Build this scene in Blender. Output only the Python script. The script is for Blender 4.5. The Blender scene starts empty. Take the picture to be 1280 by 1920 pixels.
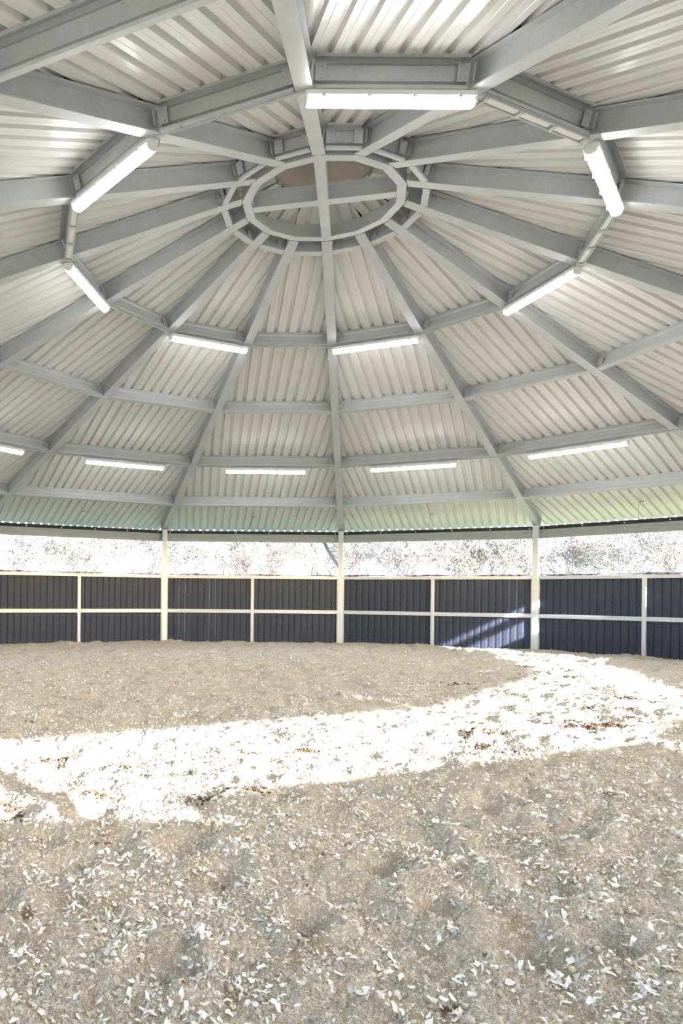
import bpy, math, random
import numpy as np
from mathutils import Vector, Matrix

# ------------------------------------------------------------------ camera, world, sun, exposure
sc = bpy.context.scene
COL = sc.collection
R = 9.0; NS = 14; HALF = math.pi / NS; CH = math.cos(HALF); PH = -0.2278
SL = 0.3387; HE = 2.5585                     # rafter underside: slope and height at the posts
CAM = (-1.4004, -7.8645, 1.0888)

cd = bpy.data.cameras.new('camera'); cam = bpy.data.objects.new('camera', cd); COL.objects.link(cam)
cam.location = CAM
cam.rotation_mode = 'QUATERNION'
cam.rotation_quaternion = (Matrix.Rotation(0.0092, 3, 'Y').transposed() @ Matrix.Rotation(math.pi / 2, 3, 'X')).to_quaternion()
cd.sensor_fit = 'HORIZONTAL'; cd.sensor_width = 36; cd.lens = 1372.33 / 1280 * 36
cd.shift_x = (640 - 354.72) / 1280; cd.shift_y = (1114.72 - 960) / 1280
cd.clip_start = 0.05; cd.clip_end = 1000
sc.camera = cam

SUN_EL = math.radians(15.6); SUN_AZ = math.radians(-53)      # direction towards the sun
sdir = Vector((math.cos(SUN_AZ) * math.cos(SUN_EL), math.sin(SUN_AZ) * math.cos(SUN_EL), math.sin(SUN_EL)))
w = bpy.data.worlds.new('sky'); sc.world = w; w.use_nodes = True
nt = w.node_tree; nt.nodes.clear()
wo = nt.nodes.new('ShaderNodeOutputWorld'); bg = nt.nodes.new('ShaderNodeBackground'); sky = nt.nodes.new('ShaderNodeTexSky')
sky.sky_type = 'NISHITA'; sky.sun_disc = False; sky.sun_elevation = SUN_EL; sky.sun_rotation = math.pi / 2 - SUN_AZ
sky.air_density = 1.0; sky.dust_density = 1.2
nt.links.new(sky.outputs[0], bg.inputs[0]); nt.links.new(bg.outputs[0], wo.inputs[0]); bg.inputs[1].default_value = 1.7
sl = bpy.data.lights.new('sun', 'SUN'); sl.energy = 26; sl.angle = math.radians(0.6); sl.color = (0.93, 0.955, 1.0)
so = bpy.data.objects.new('sun', sl); COL.objects.link(so)
so.rotation_mode = 'QUATERNION'; so.rotation_quaternion = sdir.to_track_quat('Z', 'Y'); so.location = (20, -26, 10)
sc.view_settings.view_transform = 'Standard'; sc.view_settings.look = 'None'
sc.view_settings.gamma = 1; sc.view_settings.use_curve_mapping = False
sc.view_settings.exposure = 0.58
LAMP_E = 21.0
rnd = random.Random(7)
NR = np.random.RandomState(11)

# ------------------------------------------------------------------ materials
def mat(name, col, rough=.6, metal=0., n_scale=0, n_amt=.0, n_col=None, bump=0, b_scale=60, emit=0, stretch=None, detail=4, spec=None):
    m = bpy.data.materials.new(name); m.use_nodes = True; t = m.node_tree; b = t.nodes['Principled BSDF']
    b.inputs['Base Color'].default_value = (*col, 1); b.inputs['Roughness'].default_value = rough; b.inputs['Metallic'].default_value = metal
    if spec is not None: b.inputs['Specular IOR Level'].default_value = spec
    if emit:
        b.inputs['Emission Color'].default_value = (*col, 1); b.inputs['Emission Strength'].default_value = emit
    tc = t.nodes.new('ShaderNodeTexCoord'); mp = t.nodes.new('ShaderNodeMapping'); t.links.new(tc.outputs['Object'], mp.inputs[0])
    if stretch: mp.inputs['Scale'].default_value = stretch
    if n_scale:
        n = t.nodes.new('ShaderNodeTexNoise'); n.inputs['Scale'].default_value = n_scale; n.inputs['Detail'].default_value = detail
        t.links.new(mp.outputs[0], n.inputs['Vector'])
        r = t.nodes.new('ShaderNodeValToRGB'); c2 = n_col or tuple(c * (1 - n_amt) for c in col)
        r.color_ramp.elements[0].position = .35; r.color_ramp.elements[1].position = .65
        r.color_ramp.elements[0].color = (*c2, 1); r.color_ramp.elements[1].color = (*col, 1)
        t.links.new(n.outputs['Fac'], r.inputs[0]); t.links.new(r.outputs[0], b.inputs['Base Color'])
    if bump:
        n2 = t.nodes.new('ShaderNodeTexNoise'); n2.inputs['Scale'].default_value = b_scale; n2.inputs['Detail'].default_value = 5
        t.links.new(mp.outputs[0], n2.inputs['Vector'])
        bp = t.nodes.new('ShaderNodeBump'); bp.inputs['Strength'].default_value = bump; bp.inputs['Distance'].default_value = .02
        t.links.new(n2.outputs['Fac'], bp.inputs['Height']); t.links.new(bp.outputs[0], b.inputs['Normal'])
    return m

def steel_mat(name, base, rough):
    m = mat(name, base, rough, .25)
    t = m.node_tree; b = t.nodes['Principled BSDF']; tc = [n for n in t.nodes if n.type == 'TEX_COORD'][0]
    v = t.nodes.new('ShaderNodeTexVoronoi'); v.inputs['Scale'].default_value = 60
    n = t.nodes.new('ShaderNodeTexNoise'); n.inputs['Scale'].default_value = 5; n.inputs['Detail'].default_value = 5
    t.links.new(tc.outputs['Object'], v.inputs['Vector']); t.links.new(tc.outputs['Object'], n.inputs['Vector'])
    mx = t.nodes.new('ShaderNodeMix'); mx.data_type = 'FLOAT'; mx.inputs[0].default_value = .7
    sep = t.nodes.new('ShaderNodeSeparateColor'); t.links.new(v.outputs['Color'], sep.inputs[0])
    t.links.new(sep.outputs[0], mx.inputs[2]); t.links.new(n.outputs['Fac'], mx.inputs[3])
    r = t.nodes.new('ShaderNodeValToRGB'); r.color_ramp.elements[0].position = .2; r.color_ramp.elements[1].position = .8
    r.color_ramp.elements[0].color = (*[c * .90 for c in base], 1); r.color_ramp.elements[1].color = (*[min(1, c * 1.06) for c in base], 1)
    t.links.new(mx.outputs[0], r.inputs[0]); t.links.new(r.outputs[0], b.inputs['Base Color'])
    return m

M_STEEL = steel_mat('galvanised_steel', (.56, .58, .61), .46)
M_RAIL = steel_mat('bright_galvanised_steel', (.50, .52, .57), .48)
M_EAVE = steel_mat('shaded_eave_steel', (.34, .36, .35), .55)  # darker copy of the steel, with the beam's backlit shade in its colour
M_SHEET = mat('cream_coated_sheet', (.77, .755, .75), .28, 0, 1.3, .06)
M_CAP = mat('cap_sheet', (.50, .44, .39), .5, 0, 3, .1)
M_BLACK = mat('black_seal_and_gap_shade', (.02, .02, .022), .7)
M_PLANK = mat('recycled_rubber_plank', (.026, .035, .068), .6, 0, 40, .0, (.014, .019, .038), .5, 90, detail=6)
M_WHITE = mat('white_plastic', (.8, .8, .8), .4)
M_TUBE = mat('lit_diffuser', (1, .985, .96), .4, emit=LAMP_E)
M_GREYBOLT = mat('zinc_bolt', (.7, .7, .7), .35, .8)
M_CABLE = mat('grey_cable', (.35, .35, .36), .5)
M_NAVY = mat('navy_net', (.035, .035, .10), .7, 0, 9, 0, (.45, .45, .62), .3, 40, detail=2)
M_PIPE = mat('grey_blue_pipe', (.30, .33, .42), .45, .3)

# ------------------------------------------------------------------ mesh helpers
class MB:
    def __init__(s): s.v = []; s.f = []
    def add(s, vs, fs):
        o = len(s.v); s.v += [tuple(v) for v in vs]; s.f += [tuple(i + o for i in f) for f in fs]
    def box(s, c, X, Y, Z):      # centre and three half vectors
        c, X, Y, Z = Vector(c), Vector(X), Vector(Y), Vector(Z)
        vs = [c + X * a + Y * b + Z * d for d in (-1, 1) for a, b in ((-1, -1), (1, -1), (1, 1), (-1, 1))]
        s.add(vs, [(3, 2, 1, 0), (4, 5, 6, 7), (0, 1, 5, 4), (1, 2, 6, 5), (2, 3, 7, 6), (3, 0, 4, 7)])
    def ext(s, p0, p1, side, up, prof, cap=True):   # profile [(side, up)] swept p0 -> p1
        p0, p1, side, up = Vector(p0), Vector(p1), Vector(side), Vector(up); n = len(prof)
        vs = [p0 + side * a + up * b for a, b in prof] + [p1 + side * a + up * b for a, b in prof]
        fs = [(i, (i + 1) % n, n + (i + 1) % n, n + i) for i in range(n)]
        if cap: fs += [tuple(range(n))[::-1], tuple(range(n, 2 * n))]
        s.add(vs, fs)
    def tube(s, pts, r, n=8):
        pts = [Vector(p) for p in pts]; rs = r if isinstance(r, (list, tuple)) else [r] * len(pts); rings = []; o = len(s.v)
        for i, p in enumerate(pts):
            d = (pts[min(i + 1, len(pts) - 1)] - pts[max(i - 1, 0)]).normalized()
            a = d.cross(Vector((0, 0, 1)) if abs(d.z) < .9 else Vector((1, 0, 0))).normalized(); b = d.cross(a)
            for k in range(n):
                t = 2 * math.pi * k / n; s.v.append(tuple(p + (a * math.cos(t) + b * math.sin(t)) * rs[i]))
        for i in range(len(pts) - 1):
            for k in range(n):
                s.f.append((o + i * n + k, o + i * n + (k + 1) % n, o + (i + 1) * n + (k + 1) % n, o + (i + 1) * n + k))
        s.f.append(tuple(o + k for k in range(n))[::-1]); s.f.append(tuple(o + (len(pts) - 1) * n + k for k in range(n)))
    def mesh(s, name, m, smooth=False):
        me = bpy.data.meshes.new(name); me.from_pydata(s.v, [], s.f); me.materials.append(m)
        if smooth: me.shade_smooth()
        me.update(); return me
    def obj(s, name, m, parent=None, smooth=False, loc=None):
        me = s.mesh(name, m, smooth)
        if loc is not None: me.transform(Matrix.Translation(-Vector(loc)))
        return link(name, me, parent, loc)
def link(name, me, parent=None, loc=None):
    o = bpy.data.objects.new(name, me); COL.objects.link(o)
    if loc is not None: o.location = loc
    if parent is not None:
        o.parent = parent
        if loc is not None: o.location = Vector(loc) - parent.matrix_basis.translation if False else Vector(loc)
        o.matrix_parent_inverse = Matrix.Translation(-parent.location) if parent.rotation_euler.z == 0 else Matrix.Identity(4)
    return o
def tag(o, label, cat, group=None, kind=None):
    o['label'] = label; o['category'] = cat
    if group: o['group'] = group
    if kind: o['kind'] = kind
    return o
def empty(name, loc=(0, 0, 0)):
    o = bpy.data.objects.new(name, None); o.empty_display_size = .1; COL.objects.link(o); o.location = loc; return o
def np_mesh(name, V, F, m, smooth=False):
    me = bpy.data.meshes.new(name); V = np.asarray(V, np.float32); F = np.asarray(F, np.int32); k = F.shape[1]
    me.vertices.add(len(V)); me.vertices.foreach_set('co', V.ravel())
    me.loops.add(F.size); me.loops.foreach_set('vertex_index', F.ravel())
    me.polygons.add(len(F)); me.polygons.foreach_set('loop_start', np.arange(0, F.size, k, dtype=np.int32))
    me.polygons.foreach_set('loop_total', np.full(len(F), k, np.int32))
    me.update(calc_edges=True)
    for mm in (m if isinstance(m, (list, tuple)) else [m]): me.materials.append(mm)
    if smooth: me.shade_smooth()
    return me

UP = Vector((0, 0, 1))
def rdir(k):
    a = PH - k * 2 * HALF + math.pi / 2; return Vector((math.cos(a), math.sin(a), 0))
def zb(r): return HE + SL * (R - r)
def bottom(k, r): return rdir(k) * r + Vector((0, 0, zb(r)))
TH = math.atan(SL); THB = math.atan(SL / CH)

# ------------------------------------------------------------------ ceiling: sheets, rafters, purlins, hub
ceil = empty('ceiling', (0, 0, 0)); ceil['kind'] = 'structure'
def bay_axes(k):
    n = rdir(k + .5); t = (rdir(k + 1) - rdir(k)).normalized(); return n, t       # outward, along the side (clockwise)
def bay_pt(k, u, a, h):
    n, t = bay_axes(k); return n * a + t * u + UP * (HE + SL * (R - a / CH) + h)
PIT = .165; SH = .222; A0 = .52; A1 = 9.365
for k in range(NS):
    for si in range(-2, 3):
        u0 = (si - .5) * 6 * PIT; mb = MB(); prof = []
        for r in range(6):
            b = u0 + r * PIT
            prof += [(b, 0), (b + .047, 0), (b + .050, .003), (b + .053, 0), (b + .100, 0), (b + .112, .042), (b + .149, .042), (b + .162, 0)]
        prof.append((u0 + 6 * PIT + .012, 0.0))
        lift = .0035 if si % 2 else 0
        pts = [(u, h + lift) for u, h in prof if abs(u) < A1 * math.tan(HALF)]
        if len(pts) < 4: continue
        vs = []
        for u, h in pts:
            ai = max(A0, abs(u) / math.tan(HALF) + .01)
            vs += [bay_pt(k, u, min(ai, A1 - .01), SH + h), bay_pt(k, u, A1, SH + h)]
        mb.add(vs, [(2 * i, 2 * i + 1, 2 * i + 3, 2 * i + 2) for i in range(len(pts) - 1)])
        mb.obj('roof_sheet', M_SHEET, ceil)
    # hip flashing over the rafter; black paints the shade in the rib gaps
    mb = MB(); d = rdir(k); s = d.cross(UP)
    h0 = SH + .048
    vs = []
    for r in (.72, 9.54):
        for a in (-.14, 0, .14):
            vs.append(d * r + s * a + UP * (zb(r) + h0 - abs(a) * .0))
    mb.add(vs, [(0, 1, 4, 3), (1, 2, 5, 4)]); mb.obj('hip_flashing_and_gap_shade', M_BLACK, ceil)
# smooth cap over the opening at the top
for k in range(NS):
    mb = MB(); a = rdir(k) * .80; b = rdir(k + 1) * .80
    z1 = zb(.80) + .30
    mb.add([(0, 0, z1 + .30), a + UP * z1, b + UP * z1, (0, 0, z1 + .304), a + UP * (z1 + .004), b + UP * (z1 + .004)],
           [(0, 1, 2), (3, 5, 4), (0, 3, 4, 1), (1, 4, 5, 2), (2, 5, 3, 0)])
    mb.obj('cap_panel', M_CAP, ceil)

FW = .062; RD = .195
IP = [(-FW, 0), (FW, 0), (FW, .009), (.005, .012), (.005, RD - .012), (FW, RD - .009), (FW, RD), (-FW, RD), (-FW, RD - .009), (-.005, RD - .012), (-.005, .012), (-FW, .009)]
HUBR = .873
for k in range(NS):
    d = rdir(k); side = d.cross(UP); up = Vector((d.x * math.sin(TH), d.y * math.sin(TH), math.cos(TH)))
    mb = MB(); mb.ext(bottom(k, HUBR + .005), bottom(k, 9.055), side, up, IP)
    mb.obj('rafter', M_STEEL, ceil)
    pl = MB(); pl.ext(bottom(k, 9.056) , bottom(k, 9.064), side, up, [(-.075, -.005), (.075, -.02), (.075, .2), (-.075, .2)])
    pl.obj('end_plate', M_STEEL, ceil)

# sigma channel, web towards the hub, opening down the slope
def purlin(k, r, ring):
    n, t = bay_axes(k); up = Vector((n.x * math.sin(THB), n.y * math.sin(THB), math.cos(THB))); dn = Vector((n.x * math.cos(THB), n.y * math.cos(THB), -math.sin(THB)))
    a, b = bottom(k, r), bottom(k + 1, r); L = (b - a).length; e = (b - a).normalized()
    p0 = a + e * .072; p1 = b - e * .072
    H = .212; T = .004; D = .07
    outer = [(D - .004, .024), (D, .024), (D, .004), (0, .004), (0, .05), (.014, .066), (.014, .150), (0, .166), (0, H), (D, H), (D, H - .02), (D - .004, H - .02)]
    inner = [(D - .004, H - .004), (.004, H - .004), (.004, .170), (.018, .154), (.018, .062), (.004, .046), (.004, .008), (D - .004, .008)]
    mb = MB(); mb.ext(p0 + dn * -.035, p1 + dn * -.035, dn, up, outer + inner)
    o = mb.obj('purlin', M_STEEL, ceil)
    for s_, q, w_ in ((1, a, 1), (-1, b, 1)):
        cm = MB(); c = q + e * s_ * .108 + up * .108 - dn * .012
        cm.box(c - dn * .030, e * .040, up * .056, dn * .004)
        cm.box(c + dn * .024, e * .040, up * .056, dn * .004)
        cm.box(q + e * s_ * .040 + up * .108, e * .004, up * .056, dn * .04)
        for bz in (-.034, .034):
            for f_ in (-1, 1):
                cc = c + e * s_ * .012 + up * bz + dn * (-.03 if f_ < 0 else .024)
                cm.tube([cc, cc + dn * f_ * .014], .010, 6)
        cm.obj('cleat_plate', M_STEEL, o)
    return o
RINGS = [(1, 1.07), (2, 2.7387), (3, 4.4077), (4, 6.1515), (5, 7.8139)]
for ring, r in RINGS:
    for k in range(NS): purlin(k, r, ring)

# hub: fourteen-sided channel ring and a cross
hz = zb(HUBR)
for k in range(NS):
    a, b = rdir(k) * HUBR, rdir(k + 1) * HUBR; n, t = bay_axes(k)
    mb = MB(); w1 = .095
    a2, b2 = rdir(k) * (HUBR - w1), rdir(k + 1) * (HUBR - w1)
    mb.add([a + UP * hz, b + UP * hz, b2 + UP * hz, a2 + UP * hz] + [p + UP * (hz + .010) for p in (a, b, b2, a2)],
           [(0, 1, 2, 3), (7, 6, 5, 4), (0, 4, 5, 1), (1, 5, 6, 2), (2, 6, 7, 3), (3, 7, 4, 0)])
    a3, b3 = rdir(k) * (HUBR - .008), rdir(k + 1) * (HUBR - .008)
    mb.add([p + UP * (hz + .01) for p in (a, b, b3, a3)] + [p + UP * (hz + .195) for p in (a, b, b3, a3)],
           [(3, 2, 1, 0), (4, 5, 6, 7), (1, 0, 4, 5), (2, 1, 5, 6), (3, 2, 6, 7), (0, 3, 7, 4)])
    mb.obj('hub_ring_segment', M_STEEL, ceil)
CB = [(-.055, 0), (.055, 0), (.055, .009), (.004, .011), (.004, .17), (.055, .173), (.055, .182), (-.055, .182), (-.055, .173), (-.004, .17), (-.004, .011), (-.055, .009)]
d0 = rdir(0); d1 = rdir(3.5)
rr = HUBR - .098
mb = MB(); mb.ext(d0 * rr + UP * (hz + .001), -d0 * rr + UP * (hz + .001), d0.cross(UP), UP, CB); mb.obj('hub_crossbar', M_STEEL, ceil)
rr = HUBR * CH - .098
for s_ in (1, -1):
    mb = MB(); mb.ext(d1 * rr * s_ + UP * (hz + .001), d1 * .057 * s_ + UP * (hz + .001), d1.cross(UP), UP, CB); mb.obj('hub_crossbar', M_STEEL, ceil)

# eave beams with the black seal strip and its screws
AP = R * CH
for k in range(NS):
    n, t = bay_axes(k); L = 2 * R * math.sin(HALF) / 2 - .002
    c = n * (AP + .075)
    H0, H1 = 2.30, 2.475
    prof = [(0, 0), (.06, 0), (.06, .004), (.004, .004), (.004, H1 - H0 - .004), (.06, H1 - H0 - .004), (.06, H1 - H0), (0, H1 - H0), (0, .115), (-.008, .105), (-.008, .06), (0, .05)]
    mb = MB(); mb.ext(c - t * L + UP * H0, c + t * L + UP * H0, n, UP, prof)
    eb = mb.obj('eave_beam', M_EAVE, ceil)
    sm = MB(); sm.box(c + n * .012 + UP * (H1 + .036), t * L, n * .010, UP * .034); sm.obj('seal_strip', M_BLACK, eb)
    bm_ = MB()
    for i in range(6):
        u = -L + .12 + i * (2 * L - .24) / 5; p = c + t * u + UP * (H1 + .030) + n * .002; bm_.tube([p, p - n * .012], .013, 6)
    bm_.obj('screws', M_GREYBOLT, eb)['kind'] = 'stuff'
    # drip gutter outside
    gm = MB(); g = n * (AP + .70)
    gm.ext(g - t * (L + .14) + UP * 2.39, g + t * (L + .14) + UP * 2.39, n, UP, [(-.06, .12), (-.06, 0), (.06, 0), (.06, .12), (.056, .12), (.056, .004), (-.056, .004), (-.056, .12)])
    gm.obj('gutter', M_STEEL, ceil)

# ------------------------------------------------------------------ floor terrain
def vnoise(x, y, s, seed):
    rs = np.random.RandomState(seed); T = rs.rand(257, 257)
    X = x * s + 1000.37 + seed; Y = y * s + 1000.71 + seed * 1.7
    xi = np.floor(X).astype(int); yi = np.floor(Y).astype(int); fx = X - xi; fy = Y - yi
    fx = fx * fx * (3 - 2 * fx); fy = fy * fy * (3 - 2 * fy); a = xi % 256; b = yi % 256
    return (T[a, b] * (1 - fx) + T[a + 1, b] * fx) * (1 - fy) + (T[a, b + 1] * (1 - fx) + T[a + 1, b + 1] * fx) * fy - .5
PITS = [(-1.47, -5.72, .11, .10), (-.09, -5.17, .13, .08), (-.62, -4.99, .10, .06), (-.55, -5.35, .09, .05), (.15, -4.1, .12, .06),
        (-.2, -4.2, .10, .05), (-.35, -4.65, .12, .06), (-1.4, -4.7, .14, .05), (-1.25, -5.0, .1, .05), (-1.0, -5.45, .09, .06), (-.35, -5.65, .12, .06),
        (-2.12, -5.3, .12, .05), (-2.2, -5.7, .1, .05), (-.1, -5.6, .1, .06), (.3, -4.6, .12, .06), (-1.9, -4.9, .13, .04), (-1.9, -4.28, .14, .06), (-.9, -4.02, .12, .05)]
def dist_poly(x, y):
    m = np.full_like(x, -1e9)
    for k in range(NS):
        n = rdir(k + .5); m = np.maximum(m, x * n.x + y * n.y)
    return m
PR = np.random.RandomState(5)
while len(PITS) < 420:
    p = PR.uniform(-8.3, 8.3, 2)
    if np.hypot(*p) > 8.4 or (abs(p[0] + 1.2) < .8 and p[1] < -4): continue
    PITS.append((p[0], p[1], PR.uniform(.06, .13), PR.uniform(.02, .065)))
def height(x, y):
    # hollows first in PITS are the large hoof marks in the foreground
    h = vnoise(x, y, .45, 1) * .08 + vnoise(x, y, 1.3, 2) * .07 + vnoise(x, y, 3.1, 3) * .05 + vnoise(x, y, 7.3, 4) * .045
    n1 = vnoise(x, y, 16, 5); n2 = vnoise(x, y, 34, 6); n3 = vnoise(x, y, 75, 7); n4 = vnoise(x, y, 150, 8)
    h += n1 * .034 + np.abs(n2) * .034 + np.abs(n3) * .020 + n4 * .008
    for pi_, (px, py, pr, pd) in enumerate(PITS):
        if pi_ < 18: pd = pd * 1.6
        m = (np.abs(x - px) < 3 * pr) & (np.abs(y - py) < 3 * pr)
        if m.any():
            wob = 1 + .5 * n1[m]
            d2 = ((x[m] - px) ** 2 + ((y[m] - py) * .85) ** 2) / (pr * pr) * wob
            h[m] += pd * (-1.0 * np.exp(-(d2 ** 1.3) * 1.6) + .25 * np.exp(-(np.sqrt(d2) - 1.35) ** 2 * 5))
    dp = dist_poly(x, y); h *= np.clip((9.0 - dp) / .5, .35, 1); h += np.clip((dp - 8.2) / .6, 0, 1) * .02
    return h
cx, cy = CAM[0], CAM[1]
NA, NRD = 760, 680
# angles measured from +Y clockwise; dense inside the view and a step beyond
fine = np.linspace(math.radians(-26), math.radians(43), 620); coarse = np.linspace(math.radians(43), math.radians(334), 141)[1:-1]
ang = np.concatenate([fine, coarse]); NA = len(ang)
dx, dy = np.sin(ang), np.cos(ang)
rmax = np.full(NA, 1e9)
for k in range(NS):
    n = rdir(k + .5); den = dx * n.x + dy * n.y; num = AP + .10 - (cx * n.x + cy * n.y)
    with np.errstate(divide='ignore', invalid='ignore'):
        tt = np.where(den > 1e-6, num / den, 1e9)
    rmax = np.minimum(rmax, tt)
r0 = .9; tj = np.linspace(0, 1, NRD)
rad = r0 * (np.maximum(rmax, .5)[:, None] / r0) ** (tj[None, :] ** .92)
X = cx + dx[:, None] * rad; Y = cy + dy[:, None] * rad
Z = height(X.ravel(), Y.ravel())
V = np.stack([X.ravel(), Y.ravel(), Z], 1)
i = np.arange(NA)[:, None]; j = np.arange(NRD - 1)[None, :]; i2 = (i + 1) % NA
F = np.stack([(i * NRD + j).ravel(), (i2 * NRD + j).ravel(), (i2 * NRD + j + 1).ravel(), (i * NRD + j + 1).ravel()], 1)
def tex(t, kind, scale, detail=4, vec=None, rough=.5):
    n = t.nodes.new(kind); n.inputs['Scale'].default_value = scale
    if 'Detail' in n.inputs: n.inputs['Detail'].default_value = detail
    if vec: t.links.new(vec, n.inputs['Vector'])
    return n
def ramp(t, src, p0, p1, c0=(0, 0, 0, 1), c1=(1, 1, 1, 1)):
    r = t.nodes.new('ShaderNodeValToRGB'); r.color_ramp.elements[0].position = p0; r.color_ramp.elements[1].position = p1
    r.color_ramp.elements[0].color = c0; r.color_ramp.elements[1].color = c1; t.links.new(src, r.inputs[0]); return r.outputs[0]
def mixc(t, fac, a, b):
    m = t.nodes.new('ShaderNodeMix'); m.data_type = 'RGBA'
    if isinstance(fac, float): m.inputs[0].default_value = fac
    else: t.links.new(fac, m.inputs[0])
    for s_, v in ((6, a), (7, b)):
        if isinstance(v, tuple): m.inputs[s_].default_value = (*v, 1)
        else: t.links.new(v, m.inputs[s_])
    return m.outputs[2]
def sand_material():
    m = bpy.data.materials.new('riding_sand'); m.use_nodes = True; t = m.node_tree; b = t.nodes['Principled BSDF']
    b.inputs['Roughness'].default_value = .95; b.inputs['Specular IOR Level'].default_value = .15
    tc = t.nodes.new('ShaderNodeTexCoord').outputs['Object']
    n1 = tex(t, 'ShaderNodeTexNoise', 1.1, 3, tc); n2 = tex(t, 'ShaderNodeTexNoise', 22, 6, tc)
    n3 = tex(t, 'ShaderNodeTexNoise', 75, 5, tc); n4 = tex(t, 'ShaderNodeTexNoise', 240, 3, tc); n5 = tex(t, 'ShaderNodeTexNoise', 4.2, 5, tc)
    c = mixc(t, ramp(t, n2.outputs['Fac'], .35, .65), (.68, .575, .45), (.84, .745, .61))
    c = mixc(t, ramp(t, n5.outputs['Fac'], .53, .70), c, (.52, .42, .29))
    n6 = tex(t, 'ShaderNodeTexNoise', 7.5, 7, tc); c = mixc(t, ramp(t, n6.outputs['Fac'], .655, .69), c, (.27, .185, .105))
    c = mixc(t, ramp(t, n4.outputs['Fac'], .36, .50), (.44, .35, .25), c)  # dark grain follows the bump lows, painting shade into the crevices
    fl = ramp(t, n3.outputs['Fac'], .55, .59)
    c = mixc(t, fl, c, (.90, .87, .83))
    b2 = tex(t, 'ShaderNodeTexNoise', 420, 4, tc)
    t.links.new(c, b.inputs['Base Color'])
    ad = t.nodes.new('ShaderNodeMath'); ad.operation = 'ADD'; t.links.new(n3.outputs['Fac'], ad.inputs[0]); t.links.new(n4.outputs['Fac'], ad.inputs[1])
    bp = t.nodes.new('ShaderNodeBump'); bp.inputs['Strength'].default_value = 1.0; bp.inputs['Distance'].default_value = .014
    t.links.new(ad.outputs[0], bp.inputs['Height']); t.links.new(bp.outputs[0], b.inputs['Normal'])
    return m
M_SAND = sand_material()
fl = link('floor', np_mesh('floor', V, F, M_SAND, False)); fl['kind'] = 'structure'

# white shreds and sandy clods lying on the sand
def scatter(n, rlo, rhi, power, seed, cone=None):
    rs = np.random.RandomState(seed); a0, a1 = cone or (math.radians(-27), math.radians(44))
    a = rs.uniform(a0, a1, n); r = (rlo ** power + rs.rand(n) * (rhi ** power - rlo ** power)) ** (1 / power)
    x = cx + np.sin(a) * r; y = cy + np.cos(a) * r; k = dist_poly(x, y) < AP - .08
    return x[k], y[k], r[k], rs
def shreds(name, n, rlo, rhi, power, smin, smax, seed, m, aspect=(.35, .8), lift=.003):
    x, y, r, rs = scatter(n, rlo, rhi, power, seed)
    # clustering
    keep = (vnoise(x, y, 1.7, 21) + vnoise(x, y, 5.5, 22) * .9 + .62) > rs.rand(len(x)) * .95
    x, y, r = x[keep], y[keep], r[keep]; n = len(x)
    z = height(x, y) + lift
    L = smin + (smax - smin) * rs.rand(n) ** 2.2; W = L * rs.uniform(aspect[0], aspect[1], n)
    yaw = rs.uniform(0, 2 * math.pi, n); pit = rs.normal(0, .45, n); rol = rs.normal(0, .45, n); bend = rs.uniform(-.35, .5, n) * L
    e1 = np.stack([np.cos(yaw) * np.cos(pit), np.sin(yaw) * np.cos(pit), np.sin(pit)], 1)
    e2 = np.stack([-np.sin(yaw) * np.cos(rol), np.cos(yaw) * np.cos(rol), np.sin(rol)], 1)
    e3 = np.cross(e1, e2)
    P = np.stack([x, y, z + L * .10], 1)
    out = []
    for (a, b, c, jit) in ((-.5, -.32, 0, .2), (-.55, .25, 0, .2), (-.05, -.5, 1, .15), (.05, .5, .8, .15), (.5, -.22, 0, .2), (.48, .34, -.1, .2)):
        aa = a + rs.uniform(-jit, jit, n); bb = b + rs.uniform(-jit, jit, n)
        out.append(P + e1 * (aa * L)[:, None] + e2 * (bb * W)[:, None] + e3 * (c * bend * .5)[:, None])
    V = np.stack(out, 1).reshape(-1, 3); o = np.arange(n)[:, None] * 6
    F = np.concatenate([o + np.array([[0, 2, 3, 1]]), o + np.array([[2, 4, 5, 3]])], 0)
    ob = link(name, np_mesh(name, V, F, m)); return ob
M_SHRED = mat('white_fleece_shred', (.93, .92, .90), .8, 0, 9, 0, (.82, .78, .72))
M_SHRED2 = mat('tan_wood_shred', (.78, .70, .58), .85, 0, 14, 0, (.56, .46, .34))
M_CLOD = mat('sand_clod', (.78, .70, .58), .95, 0, 30, 0, (.66, .57, .45), .5, 200)
t1 = shreds('fleece_shreds', 120000, .9, 16.5, 1.05, .005, .028, 31, M_SHRED, lift=.007)
tag(t1, 'white fleece and paper shreds scattered over the whole sandy floor', 'shreds', kind='stuff')
t2 = shreds('wood_shreds', 60000, .9, 9.5, 1.1, .005, .018, 32, M_SHRED2, (.25, .6), .005)
tag(t2, 'small tan wood slivers mixed into the sand', 'shavings', kind='stuff')
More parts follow.
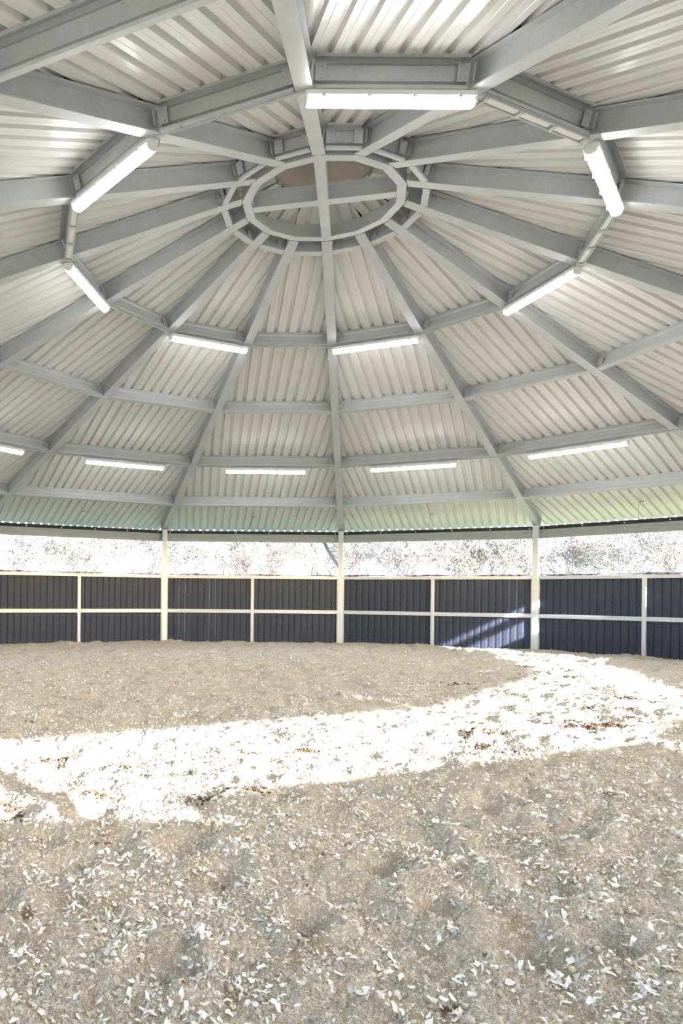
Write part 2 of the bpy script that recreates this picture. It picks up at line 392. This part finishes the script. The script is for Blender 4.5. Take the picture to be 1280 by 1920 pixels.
# fluffy tufts: crumpled groups of larger white flakes in the foreground
def tufts():
    rs = np.random.RandomState(77); C = []
    x, y, r, _ = scatter(420, 1.2, 6.5, 1.2, 78)
    xs, ys, ds = [], [], []
    for a, b in zip(x, y):
        m = rs.randint(4, 15); s = rs.uniform(.012, .05)
        xs += list(a + rs.normal(0, s, m)); ys += list(b + rs.normal(0, s, m))
    x, y = np.array(xs), np.array(ys); n = len(x); z = height(x, y) + rs.uniform(.0, .016, n)
    L = rs.uniform(.009, .028, n); W = L * rs.uniform(.3, .7, n); yaw = rs.uniform(0, 6.28, n); pit = rs.normal(0, .6, n); rol = rs.normal(0, .6, n); bend = rs.uniform(-.5, .6, n) * L
    e1 = np.stack([np.cos(yaw) * np.cos(pit), np.sin(yaw) * np.cos(pit), np.sin(pit)], 1); e2 = np.stack([-np.sin(yaw) * np.cos(rol), np.cos(yaw) * np.cos(rol), np.sin(rol)], 1); e3 = np.cross(e1, e2)
    P = np.stack([x, y, z + .008], 1); out = []
    for a, c in ((-.5, 0), (-.2, .8), (.15, 1), (.5, 0)):
        for b in (-.5, .5):
            out.append(P + e1 * ((a + rs.uniform(-.1, .1, n)) * L)[:, None] + e2 * ((b + rs.uniform(-.2, .2, n)) * W)[:, None] + e3 * (c * bend * .5)[:, None])
    V = np.stack(out, 1).reshape(-1, 3); o = np.arange(n)[:, None] * 8
    F = np.concatenate([o + np.array([[q, q + 2, q + 3, q + 1]]) for q in (0, 2, 4)], 0)
    return link('fleece_tufts', np_mesh('fleece_tufts', V, F, M_SHRED))
tag(tufts(), 'crumpled white fleece tufts lying in clumps on the near sand', 'tufts', kind='stuff')
def clods():
    x, y, r, rs = scatter(15000, .9, 6.0, 1.15, 91); n = len(x)
    s = .003 + .008 * rs.rand(n) ** 3; z = height(x, y) + s * .3
    g = (1 + 5 ** .5) / 2
    ico = np.array([(-1, g, 0), (1, g, 0), (-1, -g, 0), (1, -g, 0), (0, -1, g), (0, 1, g), (0, -1, -g), (0, 1, -g), (g, 0, -1), (g, 0, 1), (-g, 0, -1), (-g, 0, 1)]) / 1.9
    fc = np.array([(0, 11, 5), (0, 5, 1), (0, 1, 7), (0, 7, 10), (0, 10, 11), (1, 5, 9), (5, 11, 4), (11, 10, 2), (10, 7, 6), (7, 1, 8), (3, 9, 4), (3, 4, 2), (3, 2, 6), (3, 6, 8), (3, 8, 9), (4, 9, 5), (2, 4, 11), (6, 2, 10), (8, 6, 7), (9, 8, 1)])
    V = ico[None] * s[:, None, None] * rs.uniform(.6, 1.35, (n, 12, 1)) * rs.uniform(.7, 1.3, (n, 1, 3))
    V = (V + np.stack([x, y, z], 1)[:, None, :]).reshape(-1, 3); F = (np.arange(n)[:, None, None] * 12 + fc[None]).reshape(-1, 3)
    return link('sand_clods', np_mesh('sand_clods', V, F, M_CLOD))
tag(clods(), 'crumbs and little clods of sand on the trodden foreground', 'clods', kind='stuff')

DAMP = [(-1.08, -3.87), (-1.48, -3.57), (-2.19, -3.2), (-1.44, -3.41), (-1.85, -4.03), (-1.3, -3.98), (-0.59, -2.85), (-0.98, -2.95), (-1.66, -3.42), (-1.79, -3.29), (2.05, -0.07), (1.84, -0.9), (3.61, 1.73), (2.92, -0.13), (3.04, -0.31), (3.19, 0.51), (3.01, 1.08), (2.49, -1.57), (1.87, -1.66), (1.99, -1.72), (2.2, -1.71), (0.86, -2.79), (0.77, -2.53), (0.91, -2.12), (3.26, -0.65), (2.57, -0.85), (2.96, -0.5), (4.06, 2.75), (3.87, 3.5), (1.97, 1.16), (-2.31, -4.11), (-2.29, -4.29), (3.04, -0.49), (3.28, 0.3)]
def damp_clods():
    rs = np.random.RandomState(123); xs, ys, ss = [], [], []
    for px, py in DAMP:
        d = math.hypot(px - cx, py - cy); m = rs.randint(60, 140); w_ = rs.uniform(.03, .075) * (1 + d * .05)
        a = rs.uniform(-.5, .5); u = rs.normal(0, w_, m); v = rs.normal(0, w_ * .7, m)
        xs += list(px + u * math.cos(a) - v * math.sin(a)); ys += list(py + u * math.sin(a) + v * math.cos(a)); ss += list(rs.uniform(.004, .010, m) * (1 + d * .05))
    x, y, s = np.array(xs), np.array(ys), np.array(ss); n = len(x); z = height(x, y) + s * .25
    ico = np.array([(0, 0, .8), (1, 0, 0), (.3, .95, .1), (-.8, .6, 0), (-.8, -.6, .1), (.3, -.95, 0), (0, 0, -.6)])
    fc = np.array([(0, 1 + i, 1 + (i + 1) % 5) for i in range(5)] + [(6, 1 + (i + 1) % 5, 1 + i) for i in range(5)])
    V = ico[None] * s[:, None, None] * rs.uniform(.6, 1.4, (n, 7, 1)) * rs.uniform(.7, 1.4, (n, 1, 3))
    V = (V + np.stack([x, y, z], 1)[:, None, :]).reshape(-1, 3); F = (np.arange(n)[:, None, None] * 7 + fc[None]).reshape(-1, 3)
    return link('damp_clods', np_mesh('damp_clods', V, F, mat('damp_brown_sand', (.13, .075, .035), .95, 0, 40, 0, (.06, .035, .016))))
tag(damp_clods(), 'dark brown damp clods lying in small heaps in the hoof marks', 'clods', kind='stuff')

# ------------------------------------------------------------------ walls
SIDE = {13: 'back', 0: 'back_right', 1: 'right_back', 2: 'right', 3: 'right_front', 4: 'front_right', 5: 'front_right_inner', 6: 'front', 7: 'front_left_inner',
        8: 'front_left', 9: 'left_front', 10: 'left', 11: 'left_back', 12: 'back_left'}
PW = 1.935 / 14
def plank_mesh(gap):
    mb = MB(); w_ = PW / 2 - gap; prof = [(-w_, 0), (-w_ + .006, -.012), (-w_ * .5, -.019), (w_ * .5, -.019), (w_ - .006, -.012), (w_, 0), (w_, .022), (-w_, .022)]
    mb.ext((0, 0, -.12), (0, 0, 1.47), Vector((1, 0, 0)), Vector((0, 1, 0)), prof)
    return mb.mesh('plank', M_PLANK)
PLK = plank_mesh(.0001)
M_CREV = M_BLACK
half_w = R * math.sin(HALF)
for k in range(NS):
    n, t = bay_axes(k)
    W = empty('wall_' + SIDE[k], n * AP); W['kind'] = 'structure'
    c0 = n * (AP + .035)
    yaw = math.atan2(t.y, t.x)
    flip = 1 if t.cross(UP).dot(n) < 0 else -1
    for hside in (-1, 1):
        for q in range(14):
            u = hside * (PW * (q + .5)); jg = .0022 if q in (1, 6, 11) else 0
            o = bpy.data.objects.new('plank', PLK); COL.objects.link(o); o.parent = W
            th = math.atan2(n.y, n.x) - math.pi / 2          # local +Y = outward
            o.rotation_euler = (0, 0, th)
            o.location = c0 + t * u - n * AP + n * rnd.uniform(-.002, .002)
            o.scale = (1 - jg * 9 if jg else 1, 1, 1)
    def part(name, mb, m=M_RAIL):
        ob = mb.obj(name, m); ob.parent = W; ob.matrix_parent_inverse = Matrix.Translation(-W.location); return ob
    L = half_w - .058
    tr = MB(); tr.ext(n * (AP - .012) - t * L, n * (AP - .012) + t * L, n, UP, [(-.022, 1.462), (.06, 1.462), (.06, 1.53), (.056, 1.53), (.056, 1.467), (-.018, 1.467), (-.018, 1.525), (-.022, 1.525)])
    part('top_rail', tr)
    for s_ in (-1, 1):
        mr = MB(); a_, b_ = sorted((s_ * .037, s_ * L))
        mr.ext(n * (AP - .012) + t * a_, n * (AP - .012) + t * b_, n, UP, [(-.022, .680), (.022, .680), (.022, .760), (-.022, .760), (-.022, .750), (-.028, .744), (-.028, .696), (-.022, .690)])
        part('mid_rail', mr)
        ur = MB(); ur.box(n * (AP - .008) + t * s_ * (L - .013) + UP * .69, t * .014, n * .022, UP * .771); part('frame_upright', ur)
    mp_ = MB(); mp_.ext(n * (AP - .010) + UP * -.12, n * (AP - .010) + UP * 1.461, t, n, [(-.036, .024), (-.036, -.024), (-.028, -.030), (.028, -.030), (.036, -.024), (.036, .024)])
    part('mid_post', mp_)

# corner posts
POSTN = {0: ('central tall steel post at the back, with the rainwater pipe behind it', ),
         13: ('tall steel post left of the central back post', ),
         1: ('tall steel post right of centre, its foot in the patch of sunlight', )}
def corner_post(k, p=None, ztop=None):
    d = rdir(k) if p is None else Vector((0, -1, 0)); pos = d * (R + .0) if p is None else Vector(p); s_ = d.cross(UP)
    e = empty('corner_post', (pos.x, pos.y, 0)); zt = ztop or zb(R) - .002
    mb = MB(); a = .056
    prof = [(-a, -a), (a, -a), (a, a), (-a, a)]
    B = .006; prof = [(-a + B, -a), (a - B, -a), (a, -a + B), (a, a - B), (a - B, a), (-a + B, a), (-a, a - B), (-a, -a + B)]
    mb.ext(pos + UP * -.12, pos + UP * (zt - .012), s_, d, prof); mb.obj('post', M_STEEL, e)
    pm = MB(); pm.box(pos + UP * (zt - .006), s_ * .062, d * .062, UP * .0055); pm.obj('cap_plate', M_STEEL, e)
    for z in (.72, 1.50):
        bm_ = MB()
        for q in (-1, 1):
            c = pos + s_ * q * .03 - d * a + UP * z; bm_.tube([c, c - d * .012], .011, 6)
        bm_.obj('bolts', M_GREYBOLT, e)['kind'] = 'stuff'
    return e
for k in range(NS):
    if k in (4, 5, 6):  # unseen posts added to shut out a streak of sunlight, kept short
        e = corner_post(k, ztop=1.53); tag(e, 'short corner post added behind the viewer to block a streak of sunlight', 'post', 'added short posts behind the viewer'); continue
    e = corner_post(k)
    lab = POSTN[k][0] if k in POSTN else 'tall steel corner post of the round pen, outside the picture'
    tag(e, lab, 'post', 'corner posts of the round pen')
e = corner_post(6, (1.49, -8.84, 0), 2.30); e.name = 'gate_post'
tag(e, 'steel gate post behind the viewer, casting a narrow shadow strip', 'post')

# rolled net lying on each top rail
BAYTXT = {13: 'between the left and the central post', 0: 'between the central and the right post', 12: 'left of the left tall post', 1: 'right of the right tall post',
          11: 'at the far left edge', 2: 'at the far right edge'}
for k in range(NS):
    n, t = bay_axes(k); L = half_w - .09; pts = []; rs_ = []
    ph = rnd.uniform(0, 6)
    for i in range(61):
        u = -L + 2 * L * i / 60; pts.append(n * (AP + .006 + .014 * math.sin(u * 5 + ph)) + t * u + UP * (1.548 + .004 * math.sin(u * 9 + ph)))
        rs_.append(max(.006, .014 + .008 * math.sin(u * 4.1 + ph) + rnd.uniform(-.003, .004)))
    if k in (3, 4, 5): pts = [p + UP * .055 for p in pts]; rs_ = [r_ * .6 + .062 for r_ in rs_]  # unseen rolls thickened and raised to shift the sun patch's edge
    mb = MB(); mb.tube(pts, rs_, 7); o = mb.obj('net_roll', M_NAVY, smooth=True, loc=n * AP + UP * 1.55)
    tag(o, 'navy net roll on the top rail ' + BAYTXT.get(k, 'behind the viewer, some thickened for the shadow edge'), 'net', 'net rolls on the top rails')

# wire hooks hanging at the eaves
for k in (11, 12, 13, 0, 1, 2):
    n, t = bay_axes(k); b = n * (AP - .13) + UP * 2.55
    e = empty('wire_hook', b); mb = MB()
    top = n * (AP - .22) + UP * (zb(R) + SL * .36 + SH - .010)
    mb.tube([top, top - UP * .05, top - UP * .06 + t * .03, top - UP * .03 + t * .045], .006, 5)
    mb.tube([top - UP * .05, top - UP * .07 - t * .03, n * (AP + .015) - t * .12 + UP * 2.50], .0035, 5)
    mb.obj('wire', M_BLACK, e); mb2 = MB(); mb2.box(top, t * .014, n * .012, UP * .014); mb2.obj('clip', M_BLACK, e)
    tag(e, 'dark wire hook mid-eave, ' + BAYTXT[k], 'hook', 'wire hooks at the eaves')

# downpipe behind the central back post
n, t = bay_axes(13); q = rdir(0) * (R + .13)
e = empty('downpipe', (q.x, q.y, 0)); mb = MB()
a = q - t * .34; g_ = n * (AP + .66)
mb.tube([a + n * .42 + UP * 2.39, a + n * .38 + UP * 2.32, a + n * .04 + UP * 2.24, a + t * .012 + UP * 2.18, q - t * .02 + UP * 1.72, q + UP * 1.66, q - UP * .1], .040, 12)
mb.obj('pipe', M_PIPE, e, smooth=True); mb = MB(); mb.tube([q + UP * 1.40, q + UP * 1.43], .048, 12); mb.obj('clamp', M_STEEL, e)
tag(e, 'blue-grey rainwater pipe slanting behind the central back post', 'pipe')

# ------------------------------------------------------------------ lamps, conduits, mounting rails
def lamp(k, r, L, label, group, drop):
    n, t = bay_axes(k); c = (bottom(k, r) + bottom(k + 1, r)) / 2 - UP * drop
    e = empty('tube_light', c); h = L / 2
    mb = MB(); mb.ext(c - t * (h - .02), c + t * (h - .02), n, UP, [(-.050, .0), (-.058, .003), (-.058, .036), (-.042, .048), (.042, .048), (.058, .036), (.058, .003), (.050, .0)]); mb.obj('housing', M_WHITE, e)
    mb = MB(); prof = [(-.050, -.001)] + [(.050 * -math.cos(a), -.001 - .048 * math.sin(a) ** .8) for a in [math.pi * i / 8 for i in range(1, 8)]] + [(.050, -.001)]
    mb.ext(c - t * (h - .022), c + t * (h - .022), n, UP, prof); mb.obj('diffuser', M_TUBE, e, smooth=False)
    for s_ in (-1, 1):
        mb = MB(); p = [(a_ * .96, b_ * .9) for a_, b_ in [(-.05, .0), (-.058, .003), (-.058, .036), (-.042, .048), (.042, .048), (.058, .036), (.058, .003), (.05, 0)] + [(-x_, y_) for x_, y_ in prof[1:-1]]]
        mb.ext(c + t * s_ * (h - .022), c + t * s_ * h, n, UP, p); mb.obj('end_cap', M_WHITE, e)
    for i in range(4):
        u = -h + .12 + i * (L - .24) / 3
        for s_ in (-1, 1):
            mb = MB(); mb.box(c + t * u + n * s_ * .060, t * .014, n * .004, UP * .014); mb.obj('clip', M_WHITE, e)
    for s_ in (-1, 1):
        mb = MB(); mb.box(c + t * s_ * h * .6 + UP * (.044 + (drop - .044) / 2), t * .012, n * .02, UP * max(.004, (drop - .046) / 2)); mb.obj('hanger', M_STEEL, e)
    tag(e, label, 'lamp', group); return e
L2 = {0: 'lit tube lamp of the inner ring, first right of the central rafter', 12: 'lit tube lamp of the inner ring, level, first left of the central rafter',
      2: 'inner ring tube lamp at the back right, slanting up to the right', 4: 'lit tube lamp hung steeply at the right of the inner ring',
      6: 'largest lit tube lamp, level, nearest the viewer above the hub', 8: 'long lit tube lamp slanting up to the right at the upper left',
      10: 'short lit tube lamp slanting down to the right at the far left'}
for k in L2: lamp(k, 2.7387 + .0, 1.2, L2[k], 'tube lamps of the inner ring', .070)
L4 = {11: 'lit tube lamp of the outer ring cut by the left picture edge', 12: 'lit tube lamp of the outer ring in the bay left of the left post',
      13: 'lit tube lamp of the outer ring in the bay left of the central post', 0: 'lit tube lamp of the outer ring in the bay right of the central post',
      1: 'lit tube lamp of the outer ring at the far right, slanting up rightwards'}
for k in range(NS):
    lamp(k, 6.1515, 1.52, L4.get(k, 'lit tube lamp of the outer ring, outside the picture'), 'tube lamps of the outer ring', .085)
def ring_run(r, skip, name, label, drop):
    e = empty(name, (0, 0, zb(r)))
    for k in range(NS):
        if k in skip: continue
        n, t = bay_axes(k); a, b = bottom(k, r) - UP * drop - n * .0, bottom(k + 1, r) - UP * drop
        mb = MB(); mb.tube([a, b], .010, 6); ob = mb.obj('conduit', M_RAIL); ob.parent = e; ob.matrix_parent_inverse = Matrix.Translation(-e.location)
        for f in (.2, .5, .8):
            p = a.lerp(b, f); mb = MB(); mb.box(p + UP * .004, (b - a).normalized() * .008, n * .014, UP * .013); ob = mb.obj('clip', M_RAIL); ob.parent = e; ob.matrix_parent_inverse = Matrix.Translation(-e.location)
    tag(e, label, 'conduit'); return e
ring_run(2.7387, (0, 2, 4, 6, 8, 10, 12, 3, 5, 9), 'conduit_run', 'thin conduit clipped under the purlins of the inner lamp ring', .014)
ring_run(6.1515, (), 'conduit_run', 'thin conduit clipped under the purlins of the outer lamp ring', .014)
for k, lb in ((5, 'empty lamp mounting rail with pale inserts, right of the largest lamp'), (3, 'narrow empty mounting rail between the two right lamps'), (9, 'narrow empty mounting rail between the two left lamps')):
    n, t = bay_axes(k); c = (bottom(k, 2.7387) + bottom(k + 1, 2.7387)) / 2 - UP * .030; h = .55
    e = empty('mounting_rail', c)
    for s_ in (-1, 1):
        mb = MB(); mb.box(c + n * s_ * .034, t * h, n * .006, UP * .012); mb.obj('side_bar', M_RAIL, e)
    for i in range(4):
        mb = MB(); mb.box(c + t * (-h + .02 + i * (2 * h - .04) / 3) - UP * .008, t * .016, n * .034, UP * .012); mb.obj('clamp', M_STEEL, e)
    for i in range(3):
        mb = MB(); mb.box(c + t * (-h + .02 + (i + .5) * (2 * h - .04) / 3), t * .145, n * .024, UP * .004); mb.obj('insert', M_WHITE, e)
    tag(e, lb, 'rail')
# little loops of lamp cable at the rafters
for k, lb in ((8, 'grey cable loop at the upper end of the upper left lamp'), (6, 'grey cable stub at the right end of the largest lamp')):
    p = bottom(k, 2.7387) ; d = rdir(k); n, t = bay_axes(k)
    s_ = 1 if k == 8 else -1
    mb = MB(); mb.tube([p - UP * .02 - t * s_ * .02, p - UP * .012 - n * .06, p - UP * .05 - n * .07 + t * s_ * .03, p - UP * .07 + t * s_ * .05], .006, 6)
    o = mb.obj('lamp_cable', M_CABLE, smooth=True, loc=p); tag(o, lb, 'cable')

# ------------------------------------------------------------------ outside
M_GRASS = mat('meadow_grass', (.17, .19, .07), .9, 0, 2.2, 0, (.21, .215, .09), .4, 30)
mb = MB(); mb.add([(-300, -300, -.13), (300, -300, -.13), (300, 400, -.13), (-300, 400, -.13)], [(0, 1, 2, 3)])
o = mb.obj('ground_outside', M_GRASS); o['kind'] = 'structure'
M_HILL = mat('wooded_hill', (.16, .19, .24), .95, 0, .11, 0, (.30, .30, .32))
gx = np.linspace(-160, 260, 90); gy = np.linspace(120, 230, 24); GX, GY = np.meshgrid(gx, gy, indexing='ij')
hz_ = (7.5 + 9 / (1 + np.exp(-(GX - 60) / 14))) * np.sin(np.clip((GY - 120) / 60, 0, 1) * math.pi / 2) + vnoise(GX.ravel(), GY.ravel(), .06, 40).reshape(GX.shape) * 5 + vnoise(GX.ravel(), GY.ravel(), .35, 41).reshape(GX.shape) * 1.6
hz_[:, 0] = -1
VV = np.stack([GX.ravel(), GY.ravel(), hz_.ravel()], 1); ii = np.arange(89)[:, None]; jj = np.arange(23)[None]
FF = np.stack([(ii * 24 + jj).ravel(), ((ii + 1) * 24 + jj).ravel(), ((ii + 1) * 24 + jj + 1).ravel(), (ii * 24 + jj + 1).ravel()], 1)
o = link('hill', np_mesh('hill', VV, FF, M_HILL)); o['kind'] = 'structure'

M_BARK = mat('pale_bark', (.26, .24, .23), .9)
LEAFM = [mat('haze_paled_leaf_%s' % nm, c, .8, 0, .8, 0, c2) for nm, c, c2 in (('grey', (.23, .22, .22), (.13, .125, .125)), ('red', (.27, .19, .175), (.19, .165, .16)), ('green', (.14, .19, .15), (.20, .22, .19)), ('straw', (.26, .235, .21), (.175, .16, .15)))]  # leaf colours lightened to paint in the haze beyond the pen
def tree_proto(seed, H, Wd, leafm):
    rs = random.Random(seed); mb = MB(); tips = []
    def grow(p, d, L, r, lv):
        q = p + d * L * .5 + Vector((rs.uniform(-.1, .1), rs.uniform(-.1, .1), 0)) * L; e_ = p + d * L
        mb.tube([p, q, e_], [r, r * .8, r * .6], 4 if lv < 2 else 3); tips.append((p, q, e_, lv))
        if lv >= 4: return
        for _ in range(3 if lv else 5):
            nd = (d + Vector((rs.gauss(0, .55), rs.gauss(0, .55), rs.uniform(-.1, .45)))).normalized(); grow(p + d * L * rs.uniform(.45, 1), nd, L * rs.uniform(.6, .82), r * .55, lv + 1)
    grow(Vector((0, 0, 0)), Vector((0, 0, 1)), H * .34, .10, 0)
    tm = mb.mesh('trunk', M_BARK)
    V, F = [], []
    nrs = np.random.RandomState(seed); fine_t = [t_ for t_ in tips if t_[3] >= 2]
    for t_ in fine_t:
        for _ in range(14):
            f = rs.random(); c = t_[0].lerp(t_[2], f) + Vector((rs.gauss(0, .16), rs.gauss(0, .16), rs.gauss(0, .16)))
            a = Vector((rs.gauss(0, 1), rs.gauss(0, 1), rs.gauss(0, 1))).normalized(); b = a.cross(Vector((rs.gauss(0, 1), rs.gauss(0, 1), rs.gauss(0, 1)))).normalized(); s_ = rs.uniform(.04, .10); o_ = len(V)
            V += [c - a * s_, c + b * s_ * .6, c + a * s_, c - b * s_ * .6]; F.append((o_, o_ + 1, o_ + 2, o_ + 3))
    fm = np_mesh('foliage', np.array([tuple(v) for v in V]), np.array(F), leafm)
    return tm, fm
PROT = [tree_proto(100 + i, 8.0, 2, LEAFM[i % 4]) for i in range(6)]
TLAB = ['pale leafless grey tree in the wood beyond the pen', 'tree with haze-paled reddish leaves in the wood beyond the pen', 'greenish pale tree in the wood beyond the pen', 'straw-coloured haze-paled tree in the wood beyond the pen',
        'pale leafless grey tree in the wood beyond the pen', 'tree with haze-paled reddish leaves in the wood beyond the pen']
idx = 0
for row, (yy, stp, hs) in enumerate(((37, 2.7, .92), (44, 3.0, 1.05), (53, 3.6, 1.2))):
    x = -17 - row * 3
    while x < 33 + row * 4:
        v = rnd.choice([0, 0, 3, 3, 4, 1, 5, 2] if row else [0, 3, 4, 3, 0, 1, 2])
        e = empty('tree', (x + rnd.uniform(-.7, .7), yy + rnd.uniform(-2, 2), -.13)); s_ = hs * rnd.uniform(.85, 1.15)
        e.scale = (s_ * 1.1, s_ * 1.1, s_); e.rotation_euler = (0, 0, rnd.uniform(0, 6.28))
        for nm, me in zip(('trunk', 'foliage'), PROT[v]):
            ob = bpy.data.objects.new(nm, me); COL.objects.link(ob); ob.parent = e
        tag(e, TLAB[v], 'tree', {0: 'grey trees', 4: 'grey trees', 1: 'reddish trees', 5: 'reddish trees', 2: 'greenish trees', 3: 'straw-coloured trees'}[v] + ' beyond the pen')
        x += stp
